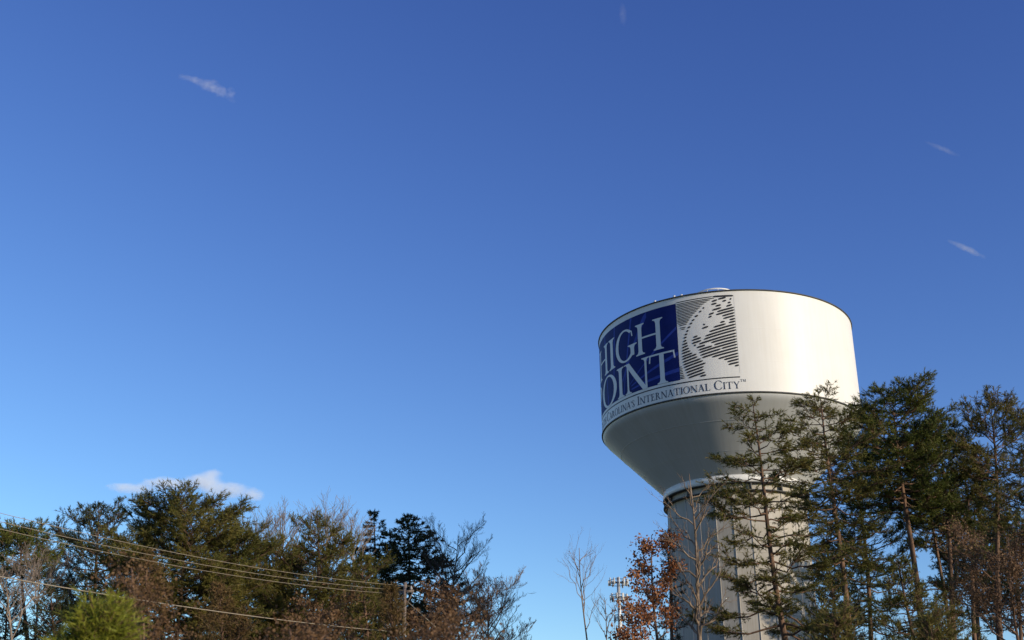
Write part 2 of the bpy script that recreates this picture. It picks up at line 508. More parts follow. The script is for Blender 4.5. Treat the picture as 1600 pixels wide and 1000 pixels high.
def strip(g, L, R, off):
    """Strip between two rows of (theta, z) points laid on the wall, split finely enough to follow the curve."""
    L, R = np.asarray(L, float), np.asarray(R, float)
    k = max(1, int(math.ceil(np.abs(np.diff(L[:, 0])).max() / 1.2)))
    if k > 1:                                # long slanting strokes follow the curve lengthwise too
        t0, t1 = np.arange(len(L)), np.linspace(0, len(L) - 1, (len(L) - 1) * k + 1)
        L = np.stack([np.interp(t1, t0, L[:, q]) for q in (0, 1)], 1)
        R = np.stack([np.interp(t1, t0, R[:, q]) for q in (0, 1)], 1)
    span = np.abs(R[:, 0] - L[:, 0]).max()
    n = max(1, int(math.ceil(span / 2.0)))
    rows = [L + (R - L) * k / n for k in range(n + 1)]
    P = np.stack(rows, 1)                    # (m, n+1, 2)
    m = len(L)
    V = cyl(P[..., 0].ravel(), P[..., 1].ravel(), TR + off)
    i, j = np.meshgrid(np.arange(m - 1), np.arange(n), indexing='ij')
    a = (i * (n + 1) + j).ravel()
    g.add(V, np.concatenate([np.stack([a, a + n + 2, a + 1], 1), np.stack([a, a + n + 1, a + n + 2], 1)]))


PANEL_L, PANEL_R, PZ0, PZ1 = -122.0, -18.9, 33.74, 40.88
g = Geo()
strip(g, [(PANEL_L, PZ0), (PANEL_L, PZ1)], [(PANEL_R, PZ0), (PANEL_R, PZ1)], 0.012)
panel = g.build('sign_panel', M['blue'], tower, True)
# paler rays fanned across the blue
rays = [((-64, 33.8), (-66, 40.8), 1.5), ((-58, 33.8), (-55, 40.85), 1.2), ((-49.5, 33.9), (-42.5, 40.85), 1.1),
        ((-50, 35.2), (-33.5, 40.8), 0.9), ((-45, 34.6), (-19.3, 38.6), 0.28), ((-44, 34.4), (-19.1, 36.2), 0.34),
        ((-44, 34.1), (-19.1, 34.7), 0.36), ((-75, 33.8), (-80, 40.8), 1.3), ((-88, 33.9), (-97, 40.8), 1.2)]
for (a0, z0_), (a1, z1_), w in rays:
    g = Geo()
    t = np.linspace(0, 1, 9)
    c = np.array([(a0, z0_)]) + (np.array([(a1 - a0, z1_ - z0_)]) * t[:, None])
    if abs(a1 - a0) > 15:
        o_ = np.array([[0, w / 2]])
        lo, hi = c - o_ * (0.35 + 0.65 * t[:, None]), c + o_ * (0.35 + 0.65 * t[:, None])
        hi[:, 1] = np.minimum(hi[:, 1], PZ1); lo[:, 1] = np.maximum(lo[:, 1], PZ0)
        strip(g, lo, hi, 0.018)
    else:
        o_ = np.array([[w / 2, 0]])
        strip(g, c - o_ * (0.5 + 0.5 * t[:, None]), c + o_ * (0.5 + 0.5 * t[:, None]), 0.018)
    g.build('light_ray', M['blue_ray'], panel, True)

# --- roman letters in a unit cap height
ST, HL, SF = 0.165, 0.055, 0.05              # stem, hairline, serif height


def rect(x0, y0, x1, y1): return [((x0, y0), (x1, y0)), ((x0, y1), (x1, y1))]
def diag(x0, y0, x1, y1, w): return [((x0, y0), (x0 + w, y0)), ((x1, y1), (x1 + w, y1))]


def serif(x, y, up, st=ST, ext=0.11):
    """Bracketed serif at a stem foot (up=1) or head (up=-1); x is the stem's left edge."""
    h = 0.13 * up
    return [((x - ext, y), (x + st + ext, y)), ((x - ext, y + 0.03 * up), (x + st + ext, y + 0.03 * up)),
            ((x - 0.03, y + 0.06 * up), (x + st + 0.03, y + 0.06 * up)), ((x, y + h), (x + st, y + h))]


def stem(x, st=ST, ext=0.11): return [rect(x, 0, x + st, 1), serif(x, 0, 1, st, ext), serif(x, 1, -1, st, ext)]


def arc(cx, cy_, rx, ry, a0, a1, wx, wy, n=26):
    a = np.radians(np.linspace(a0, a1, n))
    o_ = [(cx + rx * math.cos(t), cy_ + ry * math.sin(t)) for t in a]
    i_ = [(cx + (rx - wx) * math.cos(t), cy_ + (ry - wy) * math.sin(t)) for t in a]
    return list(zip(i_, o_))


def glyph(ch):
    s = ST
    if ch == 'I': return stem(0.11), s + 0.22
    if ch == 'H': return stem(0.11) + stem(0.11 + 0.74) + [rect(0.11 + s, 0.50, 0.85, 0.50 + HL)], 0.74 + s + 0.22
    if ch == 'G': return [arc(0.52, 0.5, 0.52, 0.53, 48, 322, s, HL), rect(0.79, 0.10, 0.79 + s, 0.46), serif(0.79, 0.46, -1, s, 0.12), diag(0.86, 0.72, 0.83, 0.90, 0.05)], 1.0
    if ch == 'C': return [arc(0.52, 0.5, 0.52, 0.53, 46, 314, s, HL), diag(0.86, 0.72, 0.82, 0.90, 0.05), diag(0.82, 0.10, 0.87, 0.27, 0.045)], 0.95
    if ch == 'O': return [arc(0.53, 0.5, 0.53, 0.53, 0, 360, s, HL, 48)], 1.06
    if ch == 'P': return stem(0.11) + [arc(0.3, 0.74, 0.36, 0.26, -95, 95, s, HL), rect(0.11 + s, 0.48, 0.32, 0.53), rect(0.11 + s, 0.945, 0.32, 1.0)], 0.72
    if ch == 'R': return stem(0.11) + [arc(0.3, 0.75, 0.34, 0.25, -95, 95, s, HL), rect(0.11 + s, 0.5, 0.32, 0.55), rect(0.11 + s, 0.945, 0.32, 1.0), diag(0.70, 0.0, 0.36, 0.5, 0.17), rect(0.68, 0, 0.95, 0.035)], 0.92
    if ch == 'N': return [rect(0.13, 0, 0.13 + 0.075, 0.98), serif(0.13, 0, 1, 0.075), diag(0.80, -0.02, 0.06, 1.0, 0.19), rect(0.90, 0.0, 0.975, 1.0), serif(0.90, 1, -1, 0.075), rect(0.0, 0.965, 0.12, 1.0)], 1.09
    if ch == 'T': return [rect(0.40, 0, 0.40 + s, 0.95), serif(0.40, 0, 1), rect(0.02, 1 - HL, 0.945, 1.0), diag(0.0, 0.74, 0.035, 1.0, 0.05), diag(0.925, 0.74, 0.885, 1.0, 0.05)], 0.97
    if ch == 'A': return [diag(0.08, 0, 0.42, 0.97, 0.065), diag(0.70, 0, 0.36, 1.0, 0.175), rect(0.2, 0.32, 0.66, 0.37), rect(0.0, 0, 0.24, 0.035), rect(0.60, 0, 0.96, 0.035)], 0.96
    if ch == 'L': return stem(0.11) + [rect(0.11 + s, 0, 0.66, HL), diag(0.66, 0.0, 0.70, 0.25, 0.045)], 0.76
    if ch == 'E': return stem(0.11) + [rect(0.11 + s, 0, 0.64, HL), rect(0.11 + s, 1 - HL, 0.60, 1), rect(0.11 + s, 0.49, 0.52, 0.54), diag(0.64, 0, 0.68, 0.23, 0.045), diag(0.585, 0.78, 0.575, 1.0, 0.045), rect(0.51, 0.4, 0.55, 0.62)], 0.74
    if ch == 'S': return [arc(0.29, 0.75, 0.25, 0.27, 40, 200, 0.07, HL), diag(0.36, 0.22, 0.05, 0.74, 0.17), arc(0.29, 0.26, 0.27, 0.28, -150, 15, 0.09, HL), rect(0.46, 0.72, 0.5, 0.95), rect(0.02, 0.05, 0.06, 0.3)], 0.62
    if ch == 'Y': return [rect(0.40, 0, 0.40 + s, 0.46), serif(0.40, 0, 1), diag(0.40, 0.44, 0.06, 1.0, 0.165), diag(0.49, 0.46, 0.80, 1.0, 0.06), rect(-0.02, 0.965, 0.30, 1.0), rect(0.70, 0.965, 0.95, 1.0)], 0.94
    if ch == 'M': return [rect(0.1, 0, 0.17, 1), diag(0.48, 0.0, 0.10, 1.0, 0.15), diag(0.5, 0.0, 0.88, 1.0, 0.06), rect(0.90, 0, 1.06, 1), rect(0, 0, 0.28, 0.04), rect(0.82, 0, 1.14, 0.04)], 1.15
    if ch == "'": return [diag(0.06, 0.68, 0.04, 1.0, 0.1)], 0.2
    return [], 0.34


def letter(ch, th0, th1, z0_, cap, mat, parent, off):
    strokes, w = glyph(ch)
    g = Geo()
    for k, s in enumerate(strokes):
        L = [(th0 + (th1 - th0) * p[0][0] / w, z0_ + cap * p[0][1]) for p in s]
        R = [(th0 + (th1 - th0) * p[1][0] / w, z0_ + cap * p[1][1]) for p in s]
        strip(g, L, R, off + 0.0015 * k)
    return g.build('letter', mat, parent, True)


for ch, a, b in (('H', -78.0, -62.2), ('I', -61.2, -55.4), ('G', -54.4, -40.6), ('H', -40.1, -25.4)):
    letter(ch, a, b, 36.96, 2.96, M['letter_white'], panel, 0.028)
for ch, a, b in (('P', -83.5, -73.5), ('O', -72.3, -54.8), ('I', -54.2, -48.9), ('N', -48.4, -33.0), ('T', -33.3, -20.4)):
    letter(ch, a, b, 33.752, 2.86, M['letter_white'], panel, 0.028)

# rule and slogan below the panel
g = Geo()
strip(g, [(PANEL_L, 33.40), (PANEL_L, 33.50)], [(5.6, 33.40), (5.6, 33.50)], 0.012)
rule = g.build('rule', M['black'], tower, True)
g = Geo()
strip(g, [(PANEL_L, 33.56), (PANEL_L, PZ0)], [(PANEL_R, 33.56), (PANEL_R, PZ0)], 0.006)
slogan = empty('slogan'); slogan.parent = tower
text = "NORTH CAROLINA'S INTERNATIONAL CITY"
CAP, SM = 0.80, 0.63
items, x = [], 0.0
word_start = True
for ch in text:
    if ch == ' ':
        x += 0.30; word_start = True; continue
    sz = CAP if word_start else SM
    word_start = False
    w = glyph(ch)[1] * sz * 0.98
    items.append((ch, x, x + w, sz)); x += w + 0.045
xe = items[-1][2]
i0 = items[len("NORTHCAROLINA'S")][1]
scale = (5.3 + 40.9) / (xe - i0)
for ch, a, b, sz in items:
    letter(ch, 5.3 - (xe - a) * scale, 5.3 - (xe - b) * scale, 32.42, sz, M['slate'], slogan, 0.015)
letter('T', 5.5, 6.5, 33.0, 0.24, M['slate'], slogan, 0.015)
letter('M', 6.6, 7.8, 33.0, 0.24, M['slate'], slogan, 0.015)

# --- striped globe emblem
STRIPES = [(-2.87, 41.01, 5.54, 40.97), (-3.41, 40.56, -1.19, 40.67), (-0.77, 40.73, 2.43, 40.84), (0.93, 40.5, 2.53, 40.56), (3.94, 40.64, 4.75, 40.7), (-3.7, 40.29, -1.49, 40.36), (3.03, 40.31, 4.34, 40.37), (-1.98, 40.1, 0.22, 40.17), (2.33, 40.0, 4.74, 40.13), (-3.48, 39.74, 0.23, 39.9), (-1.46, 39.56, 5.44, 39.87), (-5.0, 39.37, -2.88, 39.48), (-2.05, 39.28, 5.55, 39.63), (-5.28, 39.11, -3.87, 39.19), (0.45, 39.12, 5.45, 39.36), (0.76, 38.87, 5.45, 39.09), (3.26, 38.72, 5.55, 38.81), (-0.63, 38.53, 1.26, 38.6), (2.87, 38.46, 5.56, 38.56), (-3.42, 38.14, 1.57, 38.36), (-5.33, 37.76, 5.56, 38.29), (-7.03, 37.4, 5.56, 38.02), (-7.67, 38.52, -6.89, 38.46), (-8.19, 38.15, -5.66, 38.26), (-7.39, 40.03, -6.68, 40.05), (-9.01, 39.71, -7.97, 39.79), (-10.95, 39.34, -9.51, 39.41), (-12.29, 39.0, -11.14, 39.08), (-13.31, 38.72, -12.15, 38.79), (-14.34, 38.4, -13.08, 38.46), (-14.96, 38.08, -14.0, 38.14), (-15.78, 37.79, -14.61, 37.84), (-12.16, 37.43, -10.31, 37.51), (-12.76, 37.16, -8.96, 37.31), (-12.85, 36.88, -8.95, 37.04), (-12.09, 36.67, -11.28, 36.69), (-7.82, 37.12, 5.56, 37.76), (-9.85, 36.74, 5.55, 37.46), (-4.87, 36.74, 5.55, 37.19), (-10.95, 36.44, -7.5, 36.56), (-3.67, 36.51, 5.55, 36.92), (-10.22, 36.19, -4.58, 36.42), (-10.1, 35.94, 5.55, 36.68), (-9.68, 35.69, -1.17, 36.09), (-0.87, 36.12, 5.55, 36.42), (-9.06, 35.45, 5.65, 36.15), (-4.92, 35.41, 5.65, 35.88), (-2.45, 35.21, 5.64, 35.6), (-0.16, 35.08, 5.64, 35.34), (1.02, 34.86, 5.64, 35.07), (1.42, 34.62, 5.54, 34.79), (3.87, 34.46, 5.54, 34.52), (-16.28, 37.51, -15.01, 37.56), (-16.59, 37.19, -15.1, 37.27), (-16.99, 36.91, -14.77, 37.01), (-17.19, 36.63, -14.64, 36.76), (-17.38, 36.35, -14.3, 36.5), (-17.45, 36.1, -13.76, 36.24), (-17.43, 35.81, -13.01, 36.01), (-17.4, 35.57, -11.34, 35.85), (-17.28, 35.3, -11.01, 35.6), (-17.14, 35.05, -9.68, 35.38), (-16.9, 34.8, -8.84, 35.18), (-16.56, 34.54, -7.83, 34.94), (-16.12, 34.29, -8.72, 34.63), (-15.79, 34.03, -8.81, 34.37), (-15.24, 33.8, -8.29, 34.11), (-10.38, 33.8, -7.89, 33.85)]
FINE = [(-18.78, 40.95, -3.06, 41.02), (-18.84, 40.76, -2.32, 40.86), (-18.88, 40.61, -4.16, 40.72), (-18.88, 40.47, -5.41, 40.57), (-18.89, 40.31, -6.66, 40.42), (-18.89, 40.16, -7.72, 40.26), (-18.89, 40.02, -8.38, 40.1), (-18.89, 39.87, -9.33, 39.96), (-18.89, 39.72, -9.99, 39.81), (-18.89, 39.58, -10.75, 39.67), (-18.89, 39.43, -11.62, 39.51), (-18.89, 39.29, -12.28, 39.36), (-18.89, 39.15, -12.95, 39.21), (-18.82, 39.01, -13.41, 39.07), (-18.32, 38.86, -13.97, 38.93), (-17.94, 38.72, -14.43, 38.77), (-17.68, 38.5, -15.04, 38.5), (-17.2, 38.35, -15.4, 38.35), (-18.87, 34.92, -17.82, 34.9), (-18.82, 34.74, -17.66, 34.74), (-18.86, 34.61, -17.59, 34.6), (-18.84, 34.45, -17.43, 34.45), (-18.85, 34.3, -17.37, 34.3), (-18.89, 34.15, -17.11, 34.12), (-18.9, 33.99, -17.01, 33.98), (-18.88, 33.86, -16.88, 33.85)]

emblem = empty('globe_emblem'); emblem.parent = tower


def bar(t0, z0_, t1, z1_, h):
    """One printed stripe with tapered ends, slanting over the wall from (t0, z0) to (t1, z1)."""
    g = Geo()
    n = max(4, int((t1 - t0) / 1.0) + 3)
    t = np.linspace(0, 1, n)
    c = np.stack([t0 + (t1 - t0) * t, z0_ + (z1_ - z0_) * t], 1)
    e = min(0.35 / max(t1 - t0, 0.1), 0.3)
    half = h / 2 * np.clip(0.5 + 0.5 * np.minimum(t, 1 - t) / e, 0.5, 1)
    off = np.stack([np.zeros(n), half], 1)
    strip(g, c - off, c + off, 0.014)
    g.build('globe_stripe', M['black'], emblem, True)


for a in STRIPES: bar(*a, 0.165)
for a in FINE: bar(*a, 0.078)
# thin edge line of the emblem's right side and the lighter panel it sits on
g = Geo(); strip(g, [(5.62, 33.8), (5.62, 40.95)], [(5.69, 33.8), (5.69, 40.95)], 0.012)
g.build('edge_line', M['galv'], emblem, True)


# ------------------------------------------------------------------ vegetation builders
def unit(v): return v / (np.linalg.norm(v, axis=-1, keepdims=True) + 1e-9)


def needles(g, P0, P1, rng, k, length, width, mi, spread=0.75):
    """k needles along every twig from P0 to P1, raked forward, fuller towards the tip."""
    N = len(P0)
    if N == 0: return
    D = unit(P1 - P0)
    t = rng.uniform(0.0, 1.0, (N, k, 1)) ** 0.7
    b = P0[:, None] * (1 - t) + P1[:, None] * t
    d = unit(D[:, None, :] * 0.75 + rng.normal(size=(N, k, 3)) * spread * 0.6)
    L = length * rng.uniform(0.6, 1.2, (N, k, 1))
    s = unit(np.cross(d, rng.normal(size=(N, k, 3)))) * width * 0.55
    V = np.stack([b + s, b + d * L, b - s], 2).reshape(-1, 3)
    g.add(V, np.arange(N * k * 3).reshape(-1, 3), mi)


def leaves(g, P, rng, size, mi, droop=0.3):
    N = len(P)
    if N == 0: return
    d = unit(rng.normal(size=(N, 3)) + np.array([0, 0, -droop]))
    s = unit(np.cross(d, rng.normal(size=(N, 3))))
    L = size * rng.uniform(0.6, 1.3, (N, 1))
    nrm = np.cross(d, s)
    tip = P + d * L
    m = P + d * L * 0.5
    V = np.stack([P, m + s * L * 0.36 + nrm * L * 0.14, tip, m - s * L * 0.36 + nrm * L * 0.14], 1).reshape(-1, 3)
    q = np.arange(N) * 4
    g.add(V, np.concatenate([np.stack([q, q + 1, q + 2], 1), np.stack([q, q + 2, q + 3], 1)]), mi)


def trunk_curve(H, off, rng, wob):
    """Stem from the origin to (off, H); returns a sampler."""
    p1, p2 = rng.uniform(0, 6.28, 2)

    def f(t):
        t = np.asarray(t, float)
        w = wob * np.sin(np.pi * np.clip(t, 0, 1)) 
        return np.stack([off[0] * t + w * np.sin(t * 5 + p1), off[1] * t + w * np.cos(t * 4.3 + p2), H * t], -1)
    return f


PROF = {
    'round': lambda u: np.sqrt(np.clip(1 - (1.75 * u - 0.78) ** 2, 0.02, 1)),
    'cone': lambda u: np.clip(1.06 - u, 0.06, 1) ** 0.8,
    'ovoid': lambda u: np.sin(np.pi * np.clip(0.24 + 0.74 * u, 0, 1)) ** 0.75,
    'umbrella': lambda u: np.clip(0.3 + 1.1 * u, 0, 1) * np.sqrt(np.clip(1.12 - u ** 3, 0.05, 1)),
    'taper': lambda u: np.clip(1.0 - u, 0.0, 1) ** 0.85 + 0.03,
    'spire': lambda u: np.clip(1.03 - u, 0.02, 1) ** 0.5,
    'column': lambda u: np.clip(1.25 - u, 0.12, 1) ** 0.5,
}


def pine(label, top, low, dist, hw, cb_px, prof='ovoid', mat='needle_olive', bark='bark_pine', limbs=46, dens=1.0,
         nlen=0.17, nk=8, nw=0.028, seed=0, group=None, name='pine_tree', cat='pine tree', up=0.35, dead=6, trunk_r=None, wob=0.25, gap=0.0, tilt=0.8, tight=False):
    rng = np.random.default_rng(seed + 11)
    foot, tip = base_of(top, low, dist)
    H = tip[2]
    R = hw / F_PX * math.hypot(dist, H) * 1.18
    limbs = int(limbs * 1.45)
    if dist > 30: H -= 0.13 * R + 0.25            # tufts stand above the leader
    off = (tip[0] - foot[0], tip[1] - foot[1])
    cbz = at(top[0], cb_px, dist)[2]
    cb = np.clip(cbz / H, 0.04, 0.93)
    root = empty(name, foot)
    tag(root, label, cat, group)
    f = trunk_curve(H, off, rng, wob)
    r0 = trunk_r or 0.0095 * H + 0.05
    t = np.linspace(0, 0.985, 12)
    g = Geo()
    g.tube(f(t), r0 * (1 - t) ** 0.8 + 0.02 + r0 * 0.35 * np.exp(-t * 30), 9)
    g.build('trunk', M[bark], root, True)
    crown = Geo()
    u = (np.arange(limbs) + rng.uniform(0, 1, limbs)) / limbs
    u = u ** 0.92
    ucl = u.copy()
    tt = cb + (1 - cb) * u * 0.985
    az = np.arange(limbs) * 2.39996 + rng.uniform(-0.6, 0.6, limbs)
    L = R * PROF[prof](u) * (rng.uniform(0.8, 1.1, limbs) if tight else rng.uniform(0.62, 1.12, limbs))
    if gap > 0: L *= np.where(rng.uniform(size=limbs) < gap, 0.45, 1.0)
    el = np.radians(-8 + 62 * tilt * u ** 1.5) + rng.normal(0, 0.16, limbs)
    topped = (H * 1.0 - tt * H) + 0.35            # no limb overtops the leader by much
    L = np.where(u > 0.75, np.minimum(L, topped / np.maximum(np.sin(el) + up * 0.5, 0.15) + 0.35), L)
    S = f(tt)
    dh = np.stack([np.cos(az), np.sin(az), np.zeros(limbs)], 1)
    K5 = 6
    s = np.linspace(0, 1, K5)
    P = S[:, None] + dh[:, None] * (L[:, None] * s * np.cos(el)[:, None])[..., None]
    P[..., 2] += L[:, None] * (s * np.sin(el)[:, None] + up * 0.5 * (1 - 0.5 * u[:, None]) * s ** 2 - 0.12 * np.sin(s * np.pi) * (1 - u[:, None]))
    P[:, 1:, :] += rng.normal(0, 0.035, (limbs, K5 - 1, 3)) * L[:, None, None]
    rl = np.clip(r0 * 0.32 * (1 - tt) ** 0.5 + 0.012, 0.015, 0.11)
    order = np.argsort(-L)
    own = set(order[:14].tolist())
    for i in range(limbs):
        rr = rl[i] * (1 - s * 0.8)
        if i in own:
            gl = Geo(); gl.tube(P[i], rr, 5, cap=False); gl.build('limb', M[bark], root, True)
        else:
            crown.tube(P[i], rr, 4, 1, cap=False)
    # bare dead lower limbs
    for i in range(dead):
        tz = cb * (0.42 + 0.42 * (i + rng.uniform(0, 1)) / max(dead, 1))
        a = rng.uniform(0, 6.28)
        ln = R * rng.uniform(0.4, 0.85)
        sj = np.linspace(0, 1, 5)
        q = f(tz) + np.stack([np.cos(a) * ln * sj, np.sin(a) * ln * sj, ln * (0.12 * sj - 0.22 * sj ** 2 + rng.normal(0, 0.02, 5))], 1)
        gl = Geo(); gl.tube(q, 0.035 * (1 - 0.8 * sj), 4, cap=False)
        m = 7
        k_ = rng.integers(1, 4, m); fr = rng.uniform(0, 1, (m, 1))
        b = q[k_] * (1 - fr) + q[k_ + 1] * fr
        d = unit(np.array([np.cos(a), np.sin(a), 0]) + rng.normal(0, 0.7, (m, 3)))
        gl.segs(b, b + d * ln * 0.3 * rng.uniform(0.4, 1, (m, 1)), 0.012, 0.005)
        gl.build('limb', M[bark], root, True)
    # second order
    cnt = np.maximum(5, (L * 8.5 * dens ** 0.5).astype(int))
    idx = np.repeat(np.arange(limbs), cnt)
    n2 = len(idx)
    ss = rng.uniform(0.22, 1.0, n2) ** 0.8
    fi = ss * (K5 - 1); i0_ = np.minimum(fi.astype(int), K5 - 2); fr = (fi - i0_)[:, None]
    B = P[idx, i0_] * (1 - fr) + P[idx, i0_ + 1] * fr
    Dl = unit(P[idx, i0_ + 1] - P[idx, i0_])
    side = unit(np.cross(Dl, np.array([0, 0, 1.0]))) * rng.choice([-1, 1], n2)[:, None]
    lift = 0.22 if tilt < 0.75 else 0.6           # low tilt: flat layered sprays
    D2 = unit(Dl * rng.uniform(0.4, 1.1, (n2, 1)) + side * rng.uniform(0.3, 1.0, (n2, 1)) + np.array([0, 0, 1.0]) * rng.uniform(-0.12, lift, (n2, 1)))
    L2 = np.clip(0.42 * L[idx] * (1.15 - 0.75 * ss) * rng.uniform(0.5, 1.2, n2), 0.18, 1.0 if tight else 1.5)
    E = B + D2 * L2[:, None] + np.array([0, 0, 1.0]) * (0.12 * L2)[:, None]
    crown.segs(B, E, 0.014, 0.006, 1)
    # third order twigs carry the tufts
    c3 = np.maximum(2, (L2 * 7.0 * dens).astype(int) + 1)
    j = np.repeat(np.arange(n2), c3)
    n3 = len(j)
    s3 = rng.uniform(0.25, 1.0, (n3, 1))
    B3 = B[j] * (1 - s3) + E[j] * s3
    D3 = unit(D2[j] + rng.normal(0, 0.55, (n3, 3)) * np.array([1, 1, 0.45 if tilt < 0.75 else 1.0]) + np.array([0, 0, 0.4 * lift]))
    L3 = rng.uniform(0.14, 0.48, n3) * (0.7 + 0.5 * np.minimum(L2[j], 1))
    E3 = B3 + D3 * L3[:, None]
    crown.segs(B3, E3, 0.007, 0.004, 1)
    needles(crown, B3, E3 + D3 * 0.03, rng, int(nk * 1.6), nlen, nw, 0)
    crown.build('crown', [M[mat], M[bark]], root)
    return root


def bare(label, top, low, dist, hw, fork_px, bark='bark_grey', seed=0, group=None, name='bare_tree', cat='bare tree', nlimbs=8, levels=4,
         spread=0.5, leaf=None, leaf_n=0, leaf_size=0.11, twig=0.007, ratio=0.52, kids=(7, 6, 5), lean=0.0, multi=1, trunk_r=None, cup=0.35):
    rng = np.random.default_rng(seed + 500)
    foot, tip = base_of(top, low, dist)
    H = tip[2]
    R = hw / F_PX * math.hypot(dist, H)
    off = (tip[0] - foot[0], tip[1] - foot[1])
    ft = np.clip(at(top[0], fork_px, dist)[2] / H, 0.05, 0.92)
    root = empty(name, foot)
    tag(root, label, cat, group)
    f = trunk_curve(H, off, rng, 0.25)
    r0 = trunk_r or 0.008 * H + 0.03
    t = np.linspace(0, 0.99, 12)
    g = Geo()
    g.tube(f(t), r0 * (1 - t) ** 0.9 + 0.012 + r0 * 0.3 * np.exp(-t * 30), 8)
    g.build('trunk', M[bark], root, True)
    crown = Geo()
    u = (np.arange(nlimbs) + rng.uniform(0, 1, nlimbs)) / nlimbs
    tt = ft + (0.97 - ft) * u * 0.9
    az = np.arange(nlimbs) * 2.39996 + rng.uniform(-0.5, 0.5, nlimbs)
    S = f(tt)
    reach = (1 - tt) * H
    el = np.arctan2(reach * 0.95, R) * (1.0 - spread * 0.55) + rng.normal(0, 0.1, nlimbs)
    Ls = np.minimum(np.hypot(reach, R) * 0.95, R / np.maximum(np.cos(el), 0.3)) * rng.uniform(0.75, 1.05, nlimbs)
    D = np.stack([np.cos(az) * np.cos(el), np.sin(az) * np.cos(el), np.sin(el)], 1)
    r = np.clip(r0 * 0.55 * (1 - tt) ** 0.5, 0.02, 0.2)
    leaf_pts = []
    for lev in range(levels):
        N = len(S)
        K5 = 6 if lev == 0 else (4 if lev < 3 else 3)
        s = np.linspace(0, 1, K5)
        P = S[:, None] + D[:, None] * (Ls[:, None] * s)[..., None]
        P[..., 2] += Ls[:, None] * cup * s ** 2 * np.clip(1 - D[:, 2:3], 0.1, 1)
        P[:, 1:] += rng.normal(0, 0.035, (N, K5 - 1, 3)) * Ls[:, None, None]
        rr = np.maximum(r[:, None] * (1 - 0.72 * s), twig * 0.6)
        if lev == 0:
            for i in range(N):
                gl = Geo(); gl.tube(P[i], rr[i], 6, cap=False); gl.build('limb', M[bark], root, True)
        else:
            for a in range(K5 - 1):
                crown.segs(P[:, a], P[:, a + 1], rr[:, a], rr[:, a + 1], 0)
        if lev >= levels - 2: leaf_pts.append(P[:, 1:].reshape(-1, 3))
        if lev == levels - 1: break
        n = kids[min(lev, len(kids) - 1)]
        idx = np.repeat(np.arange(N), n)
        ss = np.tile((np.arange(n) + 0.5) / n, N) * 0.78 + 0.22 + rng.uniform(-0.06, 0.06, N * n)
        ss = np.clip(ss, 0.1, 1.0)
        fi = ss * (K5 - 1); i0_ = np.minimum(fi.astype(int), K5 - 2); fr = (fi - i0_)[:, None]
        B = P[idx, i0_] * (1 - fr) + P[idx, i0_ + 1] * fr
        Dl = unit(P[idx, i0_ + 1] - P[idx, i0_])
        D = unit(Dl + rng.normal(0, 0.52, (len(idx), 3)) + np.array([0, 0, 0.28]))
        r = np.maximum(r[idx] * (1 - 0.7 * ss) * 0.62, twig)
        Ls = Ls[idx] * ratio * (1.2 - 0.6 * ss) * rng.uniform(0.6, 1.15, len(idx))
        S = B
    mats = [M[bark]]
    if leaf:
        pts = np.concatenate(leaf_pts)
        pick = rng.choice(len(pts), leaf_n)
        leaves(crown, pts[pick] + rng.normal(0, 0.2, (leaf_n, 3)) * np.array([1, 1, 0.6]), rng, leaf_size, 1)
        mats.append(M[leaf])
    crown.build('crown', mats, root)
    return root


# ------------------------------------------------------------------ trees on the right, beside and before the tower
GR = 'pines beside the water tower'
pine('sparse young pine standing in front of the right half of the tower column', (1174, 608), (1232, 1000), 56, 104, 1010, 'spire', 'needle_olive', seed=1, group=GR, limbs=50, dens=0.88, nk=9, gap=0.28, up=0.15, tilt=0.5, dead=3, trunk_r=0.19)
pine('pine with long level branches reaching left over the lit tank wall', (1280, 600), (1322, 1000), 60, 74, 900, 'round', 'needle_olive', seed=2, group=GR, limbs=54, dens=0.85, gap=0.2, up=0.1, tilt=0.45, trunk_r=0.2)
pine('tallest green pine with a rounded top just right of the tank', (1392, 600), (1434, 1000), 64, 74, 800, 'round', 'needle_green', seed=3, group=GR, limbs=56, dens=1.1, tilt=0.6, trunk_r=0.24, dead=9)
pine('slim pine filling the gap between tower and tallest green pine', (1328, 668), (1360, 1000), 70, 62, 985, 'column', 'needle_green', seed=4, group=GR, limbs=54, dens=0.9, trunk_r=0.18)
pine('pine with a ragged brownish top right of the tallest pine', (1462, 634), (1494, 1000), 68, 66, 850, 'ovoid', 'needle_green', seed=5, group=GR, limbs=46, dens=1.0, trunk_r=0.2, dead=9)
pine('thin bare stemmed pine leaning close beside the ragged brownish one', (1440, 690), (1476, 1000), 72, 48, 860, 'ovoid', 'needle_olive', seed=6, group=GR, limbs=34, dens=0.8, trunk_r=0.16, dead=9)
pine('open topped pine with a forked lookalike limb near the right edge', (1546, 624), (1572, 1000), 66, 66, 830, 'umbrella', 'needle_olive', seed=7, group=GR, limbs=46, dens=0.9, trunk_r=0.22, gap=0.2)
pine('slender pine seen dark between the ragged and the open topped pines', (1502, 700), (1528, 1000), 76, 46, 880, 'column', 'needle_dark', seed=8, group=GR, limbs=40, dens=0.9, trunk_r=0.19, dead=8)
pine('pine cut off by the right edge of the picture', (1625, 640), (1640, 1000), 60, 60, 900, 'round', 'needle_olive', seed=9, group=GR, limbs=40, dens=0.7)
pine('low broad pine screening the foot of the tallest green pine', (1402, 862), (1425, 1000), 58, 72, 1060, 'cone', 'needle_olive', seed=10, group=GR, limbs=40, dens=0.8)
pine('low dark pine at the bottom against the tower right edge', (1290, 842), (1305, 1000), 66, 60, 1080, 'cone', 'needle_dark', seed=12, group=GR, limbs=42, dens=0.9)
pine('low pine under the gap of blue sky at the lower right', (1482, 890), (1490, 1000), 60, 56, 1080, 'cone', 'needle_olive', seed=13, group=GR, limbs=36, dens=0.8)
